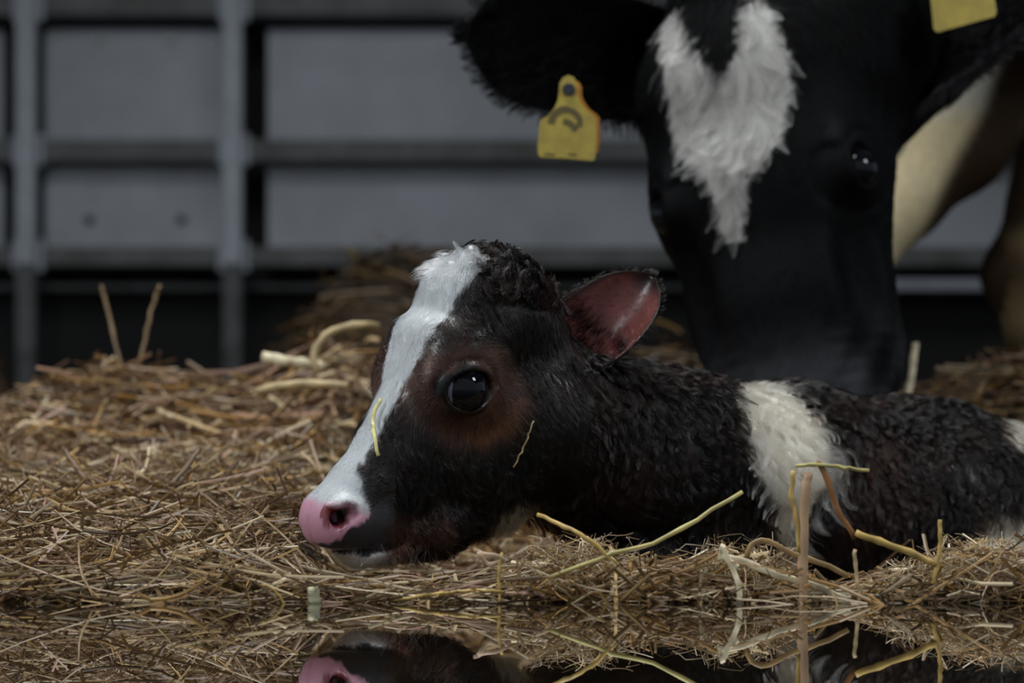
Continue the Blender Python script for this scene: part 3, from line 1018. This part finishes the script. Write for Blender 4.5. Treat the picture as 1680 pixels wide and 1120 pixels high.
def cow_coat(P, wob=True):
    u, n, l = to_cow((P[:, 0], P[:, 1], P[:, 2]))
    nz = vnoise(P, 60, 31); nz2 = vnoise(P, 190, 32)
    uu = u + nz[:, 0] * 9 + nz2[:, 0] * 7; ll = l + nz[:, 1] * 9 + nz2[:, 1] * 7
    c = np.tile(KBLACK, (len(P), 1))
    ll = ll + 6
    lo = np.interp(uu, [-310, -217, -126, -49, 6, 58, 95], [-126, -118, -119, -94, -75, -68, -44])
    hi = np.interp(uu, [-340, -292, -196, -135, -58, -17, 7, 95], [30, 72, 108, 92, 68, 18, -12, -30])
    wht = smoothstep((np.minimum(ll - lo, hi - ll) + 4) / 10) * (n > -110) * (uu > -335) * (uu < 84)
    notch = np.exp(-((ll + 12 + nz2[:, 2] * 9) / (8 + np.clip(-170 - uu, 0, 200) * 0.42)) ** 2) * smoothstep((-175 - uu) / 40)          # black forelock
    wht = wht * (1 - smoothstep((notch - 0.35) / 0.2))
    kw = KWHITE * (1 - 0.35 * smoothstep((nz[:, 2] + 0.1) / 1.2) * smoothstep((40 - ll) / 60))[:, None]
    c = c * (1 - wht[:, None]) + kw * wht[:, None]
    c = mixc(c, np.array([0.032, 0.034, 0.038]), smoothstep((u - 200) / 140) * smoothstep((vnoise(P, 25, 33)[:, 0] + 0.4)) * (P[:, 1] < 2.90) * 0.7)
    # legs: cream stained with brown
    lg = smoothstep((P[:, 1] - 3.12) / 0.08) * smoothstep((0.84 - P[:, 2]) / 0.1)
    crm = np.array([0.50, 0.42, 0.26]); brn = np.array([0.030, 0.018, 0.010]); wh = np.array([0.62, 0.60, 0.52])
    ns = vnoise(P, 9, 36)
    px, py = project(P)
    ax_ = np.interp(P[:, 2], [0.35, 0.5, 0.62, 0.78], [W(1440, 0, 3.4)[0], W(1505, 0, 3.4)[0], W(1570, 0, 3.4)[0], W(1650, 0, 3.4)[0]])
    first = P[:, 0] < W(1665, 0, 3.4)[0]
    k1 = smoothstep((P[:, 0] - ax_ + 0.010 + ns[:, 1] * 0.01) / 0.03)
    lc = mixc(np.tile(crm, (len(P), 1)), wh, smoothstep((P[:, 2] - 0.62) / 0.06))
    lc1 = mixc(lc, brn, k1)
    lc2 = mixc(np.tile(np.array([0.20, 0.15, 0.075]), (len(P), 1)), brn * 1.2, smoothstep(ns[:, 0] + 0.35 + (0.5 * (P[:, 2] > 0.55))))
    lcc = np.where(first[:, None], lc1, lc2)
    c = c * (1 - lg[:, None]) + lcc * lg[:, None]
    return c, wht, (u, n, l), lg


kcol, *_ = cow_coat(KP)
print('gap cow-calf', float(cow_sdf((CP[:, 0], CP[:, 1], CP[:, 2])).min()))
cow = obj_np('cow', KP, KQ.ravel(), np.full(len(KQ), 4), M_COWSKIN, colors=kcol)
tag(cow, 'black cow with a shaggy white forehead blaze bending over the calf', 'cow')
for sgn in (1, -1):
    e0 = from_cow(CEU, CEN, sgn * CEL)
    eye = eyeball('eye', e0, 37 / CS, cow, plain('cow_eye_white', (0.14, 0.13, 0.14), rough=0.1))
    co = eyeball('cornea', ((LV * sgn * 4 + NC * 3) / CS).tolist(), 1, eye, M_EYE)
    co.scale = (35.3 / CS,) * 3

KE = np.array([0.0022, 0.0022, 0.0026])
shape = ([0, .12, .3, .55, .75, .9, 1.0], [.85, .90, .97, 1.0, .9, .66, .12])
lear, l_in, l_out, l_rim, l_ax, l_fc = leaf_ear('ear', W(1104, 108, 2.66), W(768, 55, 2.56), (0.12, 0, 1), (0, -1, -0.1), 0.070, 0.045, M_COWSKIN, cow,
                                             thick=0.006, colors=(KE, KE, KE), shape=shape)
rear, r_in, r_out, r_rim, r_ax, r_fc = leaf_ear('ear', W(1478, 120, 2.68), W(1690, -40, 2.66), (0.7, 0, 0.72), (-0.1, -1, -0.2), 0.062, 0.04, M_COWSKIN, cow,
                                             thick=0.006, colors=(KE, KE, KE), shape=shape)

vis = (KN[:, 1] < 0.35) & (KP[:, 1] < 2.90)
wt = np.where(vis, 1.0, 0.0)
R, N = sample_surface(KP, KN, KQ, 70000, wt)
col, wht, (u, n, l), lg = cow_coat(R)
eyem = (np.sqrt(((u - CEU) / 50) ** 2 + ((n - CEN) / 52) ** 2) < 1) & (np.abs(l) > 90)
nosem = (u > 395)
keep = ~eyem & ~nosem
R, N, col, wht, u, n, l = [v_[keep] for v_ in (R, N, col, wht, u, n, l)]
comb = np.tile(UV, (len(R), 1)) + np.where(wht[:, None] > 0.4, 1, 0.4) * (LV[None] * (np.sign(l) * np.minimum(np.abs(l) / 90, 1))[:, None] * 0.5)
comb = comb + vnoise(R, 30, 41) * np.where(wht > 0.4, 0.55, 0.2)[:, None]
L = np.where(wht > 0.4, 0.027, 0.007)
L = np.where(u < -200, 0.026, L)
vary = rng.uniform(0.7, 1.35, len(R))[:, None]
hc = np.clip(col * np.where(wht[:, None] > 0.4, rng.uniform(0.6, 1.15, (len(R), 1)), vary), 0, 0.9)
grow('coat', cow, R, N, comb, L, np.where(wht > 0.4, 0.5, 0.3), hc, M_COWHAIR, radius=np.where(wht > 0.4, 0.00025, 0.00021), clump=1500,
     clump_amt=np.where(wht > 0.4, 0.9, 0.35), curl=np.where(wht > 0.4, 0.35, 0.05), npts=6, gravity=0.2, seed=17)
for nm, ob, srf, axx, sd in (('ear_hair', lear, l_in, l_ax, 1), ('ear_hair', rear, r_in, r_ax, 2), ('ear_hair', lear, l_out, l_ax, 3), ('ear_hair', rear, r_out, r_ax, 4)):
    Ro, No = sample_surface(*srf, 5000)
    grow(nm, ob, Ro, No, np.tile(axx, (len(Ro), 1)) + down * 0.6, 0.024, 0.45, np.tile(KE, (len(Ro), 1)) * rng.uniform(0.6, 1.4, (len(Ro), 1)), M_COWHAIR, radius=0.00024, clump=400, seed=50 + sd)
for ob, rm, axx, fc, sd in ((lear, l_rim, l_ax, l_fc, 1), (rear, r_rim, r_ax, r_fc, 2)):
    ri = rng.integers(0, len(rm), 2200)
    rp = rm[ri] + rng.normal(size=(2200, 3)) * 0.002
    out = rp - rm.mean(0); out /= np.linalg.norm(out, axis=1, keepdims=True)
    grow('ear_fringe', ob, rp, np.tile(fc, (2200, 1)), out + axx * 0.4 + down * 0.2, 0.020, 0.15, np.tile(KE, (2200, 1)), M_COWHAIR, radius=0.00024, clump=220, seed=60 + sd)

# ------------------------------------------------------------------ ear tags
M_TAG = plain('yellow_plastic', (0.33, 0.25, 0.035), rough=0.5, noise=(0.22, 0.16, 0.03), nscale=45)
M_TAGB = plain('amber_plastic', (0.42, 0.17, 0.012), rough=0.45)
M_INK = plain('smudged_ink', (0.075, 0.055, 0.012), rough=0.7)
M_STUD = plain('dark_stud', (0.012, 0.015, 0.022), rough=0.4)


def plate(name, outline, mat, parent, thick, hole=None, y=0.0, bev=0.0006):
    """flat cut plate, outline in metres (x, z)"""
    bm = bmesh.new()
    vs_ = [bm.verts.new((x, y, z)) for x, z in outline]
    f_ = bm.faces.new(vs_)
    r_ = bmesh.ops.extrude_face_region(bm, geom=[f_])
    for v_ in [g for g in r_['geom'] if isinstance(g, bmesh.types.BMVert)]:
        v_.co.y += thick
    bmesh.ops.recalc_face_normals(bm, faces=bm.faces[:])
    me = bpy.data.meshes.new(name)
    bm.to_mesh(me); bm.free()
    me.materials.append(mat)
    return link(bpy.data.objects.new(name, me), parent)


def stroke(name, pts, wid, mat, parent, y):
    pts = np.array(pts, float)
    d_ = np.gradient(pts, axis=0); d_ /= np.linalg.norm(d_, axis=1, keepdims=True)
    nrm = np.stack([-d_[:, 1], d_[:, 0]], 1)
    wv = np.broadcast_to(wid, (len(pts),))[:, None] / 2
    A, B = pts + nrm * wv, pts - nrm * wv
    outl = [tuple(q_) for q_ in A] + [tuple(q_) for q_ in B[::-1]]
    return plate(name, outl, mat, parent, 0.0004, y=y)


TY = 2.525
t0 = W(932, 148, TY)
def tagpx(x, y):
    return ((x - 932) / F * TY, -(y - 148) / F * TY)
etag = empty('ear_tag', t0.tolist())
tag(etag, 'yellow plastic ear tag with smudged marks hanging beside the bare grey wall', 'ear tag', 'cow ear tags')
outl = [tagpx(*q_) for q_ in [(917, 150), (918, 136), (924, 127), (933, 123), (942, 127), (947, 137), (947, 152), (951, 164), (960, 178), (974, 190), (978, 196), (978, 240), (976, 261), (972, 264), (930, 260), (888, 258), (883, 254), (882, 240), (885, 203), (887, 196), (899, 190), (909, 178), (915, 165)]]
plate('tag_plate', outl, M_TAG, etag, 0.0018)
bk = [(x * 0.95 + 0.0045, z * 0.98 - 0.001) for x, z in outl]
plate('tag_back', [(x * 0.94 + 0.0058, z * 0.86) for x, z in outl], M_TAGB, etag, 0.0016, y=0.016)['label'] = 'amber back half of the tag behind the ear'
bm = bmesh.new()
bmesh.ops.create_cone(bm, cap_ends=True, segments=24, radius1=0.0068, radius2=0.0056, depth=0.004)
me = bpy.data.meshes.new('stud'); bm.to_mesh(me); bm.free(); me.materials.append(M_STUD)
st = link(bpy.data.objects.new('stud', me), etag); st.rotation_euler = (math.pi / 2, 0, 0); st.location = (*tagpx(933, 147)[:1], -0.002, tagpx(933, 147)[1])
bm = bmesh.new()
bmesh.ops.create_cone(bm, cap_ends=True, segments=16, radius1=0.003, radius2=0.003, depth=0.02)
me = bpy.data.meshes.new('pin'); bm.to_mesh(me); bm.free(); me.materials.append(M_STUD)
pn_ = link(bpy.data.objects.new('pin', me), etag); pn_.rotation_euler = (math.pi / 2, 0, 0); pn_.location = (tagpx(933, 147)[0], 0.009, tagpx(933, 147)[1])
stroke('ink_mark', spline([tagpx(*q_) for q_ in [(904, 203), (908, 190), (920, 181), (932, 180), (944, 186), (951, 196), (950, 208)]], 18), [0.0075] * 9 + [0.006] * 9, M_INK, etag, -0.0005)
stroke('ink_mark', spline([tagpx(*q_) for q_ in [(924, 199), (932, 201), (940, 207), (945, 214)]], 9), 0.0062, M_INK, etag, -0.00055)
for xa, xb in ((893, 911), (932, 946)):
    stroke('ink_mark', [tagpx(xa, 253), tagpx(xb, 253.5)], 0.0018, M_INK, etag, -0.0005)

TY2 = 2.62
t1 = W(1590, 10, TY2)
rtag = empty('ear_tag', t1.tolist())
tag(rtag, 'yellow plastic ear tag cut off by the top edge, tilted against the black ear', 'ear tag', 'cow ear tags')
def tp2(x, y): return ((x - 1590) / F * TY2, -(y - 10) / F * TY2)
plate('tag_plate', [tp2(*q_) for q_ in [(1532, 48), (1538, 53), (1632, 27), (1635, 20), (1626, -40), (1600, -62), (1588, -84), (1568, -78), (1566, -56), (1526, -15)]], M_TAG, rtag, 0.0018)
bm = bmesh.new()
bmesh.ops.create_cone(bm, cap_ends=True, segments=20, radius1=0.0068, radius2=0.0056, depth=0.004)
me = bpy.data.meshes.new('stud'); bm.to_mesh(me); bm.free(); me.materials.append(M_STUD)
st = link(bpy.data.objects.new('stud', me), rtag); st.rotation_euler = (math.pi / 2, 0, 0); st.location = (tp2(1578, -62)[0], -0.002, tp2(1578, -62)[1])
#SPLIT


# ------------------------------------------------------------------ straw
TINTS = np.array([[0.12, 0.07, 0.035], [0.20, 0.125, 0.06], [0.40, 0.29, 0.15], [0.55, 0.45, 0.29], [0.36, 0.22, 0.075], [0.17, 0.10, 0.05], [0.30, 0.21, 0.12], [0.62, 0.54, 0.40], [0.40, 0.27, 0.22], [0.26, 0.17, 0.08]]) * np.array([1.02, 0.95, 0.84])


def strands(P, width, flat=0.35, sides=4, twist=None):
    """P: (n, k, 3) centre lines -> one mesh of flattened hollow-looking stalks; returns V, faces"""
    n, k, _ = P.shape
    T = np.gradient(P, axis=1)
    T /= np.linalg.norm(T, axis=2, keepdims=True).clip(1e-9)
    ref = rng.normal(size=(n, 1, 3)) if twist is None else twist
    A = np.cross(T, ref); A /= np.linalg.norm(A, axis=2, keepdims=True).clip(1e-9)
    B = np.cross(T, A)
    width = np.broadcast_to(np.asarray(width, float), (n,))[:, None, None]
    flat = np.broadcast_to(np.asarray(flat, float), (n,))[:, None, None]
    V = []
    for s in range(sides):
        t = 2 * math.pi * s / sides
        V.append(P + A * (math.cos(t) * width / 2) + B * (math.sin(t) * width / 2 * flat))
    V = np.stack(V, 2)                       # n, k, sides, 3
    base = (np.arange(n) * k * sides)[:, None, None]
    i = np.arange(k - 1)[None, :, None]; s = np.arange(sides)[None, None, :]
    s2 = (s + 1) % sides
    q_ = np.stack(np.broadcast_arrays(base + i * sides + s, base + i * sides + s2, base + (i + 1) * sides + s2, base + (i + 1) * sides + s), -1).reshape(-1, 4)
    caps = []
    for e_ in (0, k - 1):
        c_ = base[:, 0, 0][:, None] + e_ * sides + np.arange(sides)[None]
        caps.append(c_ if e_ else c_[:, ::-1])
    caps = np.concatenate(caps)
    ff = np.concatenate([q_.ravel(), caps.ravel()])
    cc = np.concatenate([np.full(len(q_), 4), np.full(len(caps), sides)])
    return V.reshape(-1, 3), ff, cc, k * sides


def lay(x, Y, z, length, k=6, tilt=0.25, bend=0.6, kink=0.25, ang=None):
    n = len(x)
    th = rng.uniform(0, 2 * math.pi, n) if ang is None else ang
    el_ = rng.normal(0, tilt, n)
    pts = np.zeros((n, k, 3))
    P = np.stack([x, Y, z], 1)
    d = np.stack([np.cos(th) * np.cos(el_), np.sin(th) * np.cos(el_), np.sin(el_)], 1)
    b_ = rng.normal(0, bend / k, (n, 3))
    pos = P - d * (length / 2)[:, None]
    for i in range(k):
        pts[:, i] = pos
        d = d + b_ + rng.normal(0, 0.05, (n, 3))
        kk = rng.random(n) < kink / k
        d = d + kk[:, None] * rng.normal(0, 0.8, (n, 3))
        d /= np.linalg.norm(d, axis=1, keepdims=True)
        pos = pos + d * (length / (k - 1))[:, None]
    return pts


calf_bvh = BVHTree.FromPolygons([Vector(v_) for v_ in CP], [tuple(int(i) for i in f_) for f_ in CQ])
def top_limit(x):
    """how high the straw may stand in front of the calf"""
    return np.interp(x, [-0.30, -0.19, -0.165, -0.03, -0.005, 0.031, 0.065, 0.10, 0.125, 0.148, 0.168, 0.196, 0.22, 0.237, 0.251, 0.268, 0.283, 0.307, 0.326, 0.345, 0.364, 0.383, 0.402, 0.45],
                     [0.5, 0.10, 0.022, 0.022, 0.040, 0.044, 0.052, 0.040, 0.035, 0.037, 0.047, 0.044, 0.037, 0.022, 0.013, 0.013, 0.019, 0.026, 0.033, 0.047, 0.060, 0.067, 0.062, 0.062])


def straw_mass(name, label, x, Y, lift, length, width, tints, dark=1.0, above=0.055, tilt=0.22, flat=0.4, bend=0.6, kink=0.35, ang=None, cull=True, sink=True, k=6, limit=1.0):
    z = terrain(x, Y) + lift
    P = lay(x, Y, z, length, tilt=tilt, bend=bend, kink=kink, ang=ang, k=k)
    if sink:      # keep the stalks on top of the ground
        g = terrain(P[:, :, 0], P[:, :, 1]) - 0.004
        P[:, :, 2] = np.maximum(P[:, :, 2], g + 0.002 * rng.random(P.shape[:2]))
    if cull:      # nothing grows through the animals
        pp = P.reshape(-1, 3)
        d1 = calf_sdf((pp[:, 0], pp[:, 1], pp[:, 2])).reshape(P.shape[:2]).min(1)
        d2 = cow_sdf((pp[:, 0], pp[:, 1], pp[:, 2])).reshape(P.shape[:2]).min(1)
        ok = (d1 > 0.004) & (d2 > 0.004)
        ok &= ((P[:, :, 2] - terrain(P[:, :, 0], P[:, :, 1])) < above).all(1)
        tall = (P[:, :, 2] > top_limit(P[:, :, 0]) * limit) & (P[:, :, 1] < 2.3)
        ok &= ~tall.any(1)
        P, width = P[ok], width[ok]
    V, ff, cc, per = strands(P, width, flat=flat)
    c = tints[rng.integers(0, len(tints), len(P))] * rng.uniform(0.45, 1.2, (len(P), 1)) * dark
    o = obj_np(name, V, ff, cc, M_STRAW, colors=np.repeat(c, per, 0), attr='tint', smooth=False)
    tag(o, label, 'straw', kind='stuff')
    print(name, len(P))
    return o


# near bank, left of and under the calf
def region(n, x0, x1, y0, y1, p=1.0):
    return rng.uniform(x0, x1, n), y0 + (y1 - y0) * rng.random(n) ** p
n = 17000
x, Y = region(n, -0.66, 0.62, 1.87, 2.75, 1.15)
straw_mass('straw_bedding', 'bed of tangled straw on the near bank left of the calf and under it', x, Y, rng.uniform(-0.004, 0.028, n), rng.gamma(6, 0.016, n), rng.uniform(0.0011, 0.0034, n), TINTS, tilt=0.13)
n = 11000
x, Y = region(n, -1.4, 1.4, 2.6, 3.35)
straw_mass('straw_bedding', 'blurred straw on the mound and slope behind the calf', x, Y, rng.uniform(-0.004, 0.035, n), rng.gamma(6, 0.022, n), rng.uniform(0.002, 0.006, n), TINTS * np.array([1.0, 0.93, 0.85]), tilt=0.10)
n = 7000
x, Y = region(n, -1.5, 1.0, 3.4, 4.9)
straw_mass('hay_heap', 'dark brown hay heaped against the back wall, tinted darker for the shade there', x, Y, rng.uniform(-0.005, 0.05, n), rng.gamma(6, 0.03, n), rng.uniform(0.003, 0.008, n), TINTS[[0, 4, 5, 9]] * 0.40, tilt=0.15, above=0.10)  # brown tints scaled down to paint in the dimness at the back
# tangle in front of the calf's chest and flank, at the added water's edge
n = 2100
x = rng.uniform(-0.04, 0.47, n)
hgt = top_limit(x)
Y = rng.uniform(1.875, 1.96, n)
straw_mass('straw_tangle', 'fine tangle of straw at the water edge in front of the calf flank', x, Y, hgt * rng.random(n) ** 1.5, rng.gamma(6, 0.017, n), rng.uniform(0.0008, 0.0032, n), TINTS[[1, 2, 3, 4, 6, 7]] * 1.1, tilt=0.5, bend=1.3, kink=0.8, sink=True, limit=1.05)
n = 1200
cl = rng.choice([905, 960, 985, 1180, 1240, 1290, 1480, 1570, 1620, 1660], n) + rng.normal(0, 22, n)
x = (cl - 840) / F * 1.9
Y = rng.uniform(1.88, 1.93, n)
straw_mass('straw_fibres', 'thin frayed straw fibres curling out of the tangle', x, Y, top_limit(x) * rng.uniform(0.2, 1.15, n), rng.gamma(5, 0.007, n), rng.uniform(0.0003, 0.0008, n), TINTS[[3, 6, 7]] * 1.1, tilt=0.8, bend=2.6, kink=1.5, k=8, limit=1.45)


# stalks that stand out one by one
def stalk(label, pts, wid, tint, group=None, flat=0.7, name='straw_stalk', n=14, joints=True, onto=None):
    """pts: (px, py, Y) rows"""
    P3 = []
    for r_ in pts:
        if onto is not None:
            d_ = Vector(W(r_[0], r_[1], 1.0) - np.array([0, 0, H])).normalized()
            hit = onto.ray_cast(Vector((0, 0, H)), d_)
            Yh = hit[0].y if hit[0] is not None else 2.0
            P3.append(W(r_[0], r_[1], Yh - 0.010))
        else:
            P3.append(W(*r_))
    P3 = np.array(P3)
    P = spline(P3, n) if len(P3) > 2 else np.linspace(P3[0], P3[-1], n)
    P = P + rng.normal(0, 0.0004, P.shape) * (n > 6)
    wm = wid / F * P3[:, 1].mean()
    V, ff, cc, per = strands(P[None], wm, flat=flat, sides=8, twist=np.array([[[0.0, 1.0, 0.2]]]))
    k = n
    if joints:       # swollen joint along the stalk
        VV = V.reshape(k, 8, 3)
        for j in (k // 3, 2 * k // 3):
            cen = VV[j].mean(0); VV[j] = cen + (VV[j] - cen) * 1.25
        V = VV.reshape(-1, 3)
    c = np.tile(np.asarray(tint, float), (len(V), 1))
    shade = np.repeat(1 + 0.22 * np.sin(np.arange(k) * 1.7 + rng.random() * 6), 8)[:, None]
    base = P3[np.argmin(P3[:, 2])]
    o = obj_np(name, V - base, ff, cc, M_STRAW, colors=np.clip(c * shade, 0, 1), attr='tint')
    o.location = base.tolist()
    tag(o, label, 'straw', group)
    return o


G = 'straw stalks standing out of the tangle'
PALE, GOLD, GREEN, TAN, RUST = (0.86, 0.74, 0.50), (0.52, 0.35, 0.10), (0.52, 0.45, 0.17), (0.52, 0.38, 0.20), (0.26, 0.11, 0.03)
A = 1.855
stalk('long greenish stalk sloping up to the right across the calf chest', [(900, 948, A), (960, 925, A), (1012, 905, A), (1060, 895, A + .01), (1110, 872, A + .02), (1165, 838, A + .03), (1219, 807, A + .04)], 7, GREEN, G)
stalk('golden stalk sloping down to the right from beside the calf throat', [(882, 844, A + .03), (930, 866, A + .01), (968, 886, A), (1010, 925, A)], 7, GOLD, G)
stalk('thick upright straw stem in front of the white shoulder stripe', [(1326, 775, A), (1322, 800, A), (1319, 850, A), (1319, 905, A), (1318, 950, A), (1316, 996, A)], 15, (0.47, 0.30, 0.17), G)
stalk('slender upright straw stem just left of the thick stem', [(1302, 772, A), (1299, 815, A), (1306, 850, A), (1312, 905, A)], 8, GOLD, G)
stalk('thin horizontal stalk lying across the top of the upright stems', [(1303, 765, A), (1340, 762, A), (1380, 767, A), (1425, 772, A + .01)], 6, GREEN, G)
stalk('rust brown folded blade hanging from the upright stems', [(1340, 757, A), (1354, 778, A), (1366, 815, A), (1380, 845, A), (1403, 884, A)], 9, RUST, G, flat=0.25)
stalk('hollow golden stalk with a joint beside the rust brown blade', [(1404, 874, A), (1445, 888, A), (1490, 905, A), (1535, 925, A)], 11, GOLD, G)
stalk('pale ribbon blade bent over beside the fine tangle', [(1186, 895, A), (1192, 912, A), (1205, 940, A), (1214, 965, A), (1211, 992, A)], 9, PALE, G, flat=0.2)
stalk('pale narrow blade rising against the bent ribbon blade', [(1186, 893, A), (1183, 912, A + .003), (1200, 922, A), (1212, 930, A)], 7, PALE, G, flat=0.2)
stalk('shiny flat pale blade running behind the thick stem', [(1178, 912, A + .01), (1225, 922, A + .008), (1270, 942, A + .006), (1330, 958, A + .008), (1392, 985, A + .006)], 11, PALE, G, flat=0.2)
stalk('arched brown leaf blade between the bent ribbon and the thick stem', [(1224, 915, A + .02), (1236, 890, A + .02), (1262, 890, A + .02), (1300, 908, A + .02), (1350, 925, A + .02), (1392, 945, A + .02)], 9, (0.38, 0.25, 0.11), G, flat=0.3)
stalk('short straight upright straw right of the flat pale blade', [(1402, 902, A), (1405, 940, A), (1411, 992, A)], 6, TAN, G)
stalk('tall upright blade at the left of the bushy right-hand tangle', [(1541, 852, A), (1543, 890, A), (1536, 930, A), (1530, 958, A)], 7, GOLD, G)
stalk('upright golden straw below the calf throat', [(823, 905, A), (819, 940, A), (820, 990, A)], 5, GOLD, G)
stalk('tan straw folded into a triangle under the calf jaw', [(778, 902, A + .01), (800, 910, A), (828, 918, A), (800, 925, A), (785, 906, A)], 7, (0.55, 0.38, 0.24), G, flat=0.3)
stalk('long low golden straw lying level under the calf jaw', [(640, 985, A), (700, 976, A), (760, 970, A), (822, 969, A)], 6, GOLD, G)
stalk('stubby pale cut stem at the water edge under the calf nose', [(514, 962, A), (516, 992, A)], 20, (0.50, 0.47, 0.30), G, flat=0.5, n=5, joints=False)
stalk('thin bent straw with a frayed head left of the cut stem', [(428, 960, A), (440, 962, A), (456, 975, A), (468, 990, A)], 4, GOLD, G)
stalk('dark brown stalk leaning right beside the calf nose', [(482, 908, A + .05), (495, 935, A + .03), (506, 960, A)], 7, (0.12, 0.065, 0.03), G)
stalk('yellow green straw stuck on the bridge of the calf nose', [(626, 652, 2), (612, 684, 2), (613, 704, 2), (621, 748, 2)], 6, (0.62, 0.56, 0.22), onto=calf_bvh, flat=0.35)
stalk('hair-thin straw stuck slanting on the calf cheek', [(876, 690, 2), (862, 725, 2), (842, 766, 2)], 3, (0.50, 0.38, 0.20), onto=calf_bvh)
G2 = 'blurred stalks behind the calf'
stalk('bright thick straw pointing left out of the heap behind the calf forehead', [(430, 584, 2.75), (470, 592, 2.75), (530, 602, 2.78)], 17, PALE, G2)
stalk('curved tan straw arching over the heap beside the calf forehead', [(520, 612, 2.7), (515, 580, 2.7), (540, 545, 2.7), (590, 533, 2.7), (620, 535, 2.72)], 12, (0.46, 0.35, 0.18), G2)
stalk('long tan straw lying level below the bright thick straw', [(420, 642, 2.65), (480, 630, 2.65), (570, 632, 2.65)], 13, (0.46, 0.35, 0.18), G2)
stalk('thin upright straw leaning right on top of the left mound', [(165, 468, 3.0), (176, 505, 3.0), (200, 610, 2.98)], 6, (0.20, 0.13, 0.06), G2)
stalk('thin upright straw leaning left on top of the left mound', [(262, 468, 3.0), (250, 505, 3.0), (226, 610, 2.98)], 6, (0.20, 0.13, 0.06), G2)
stalk('pale upright straw standing beside the cow muzzle', [(1502, 562, 2.9), (1496, 610, 2.9), (1487, 668, 2.9)], 11, PALE, G2)
stalk('brown stalk sloping down right on the front of the mound', [(102, 735, 2.3), (135, 780, 2.28), (172, 822, 2.26)], 8, (0.15, 0.085, 0.04), G2)
stalk('brown stalk sloping down left on the front of the mound', [(328, 735, 2.3), (295, 780, 2.28), (250, 822, 2.26)], 8, (0.15, 0.085, 0.04), G2)
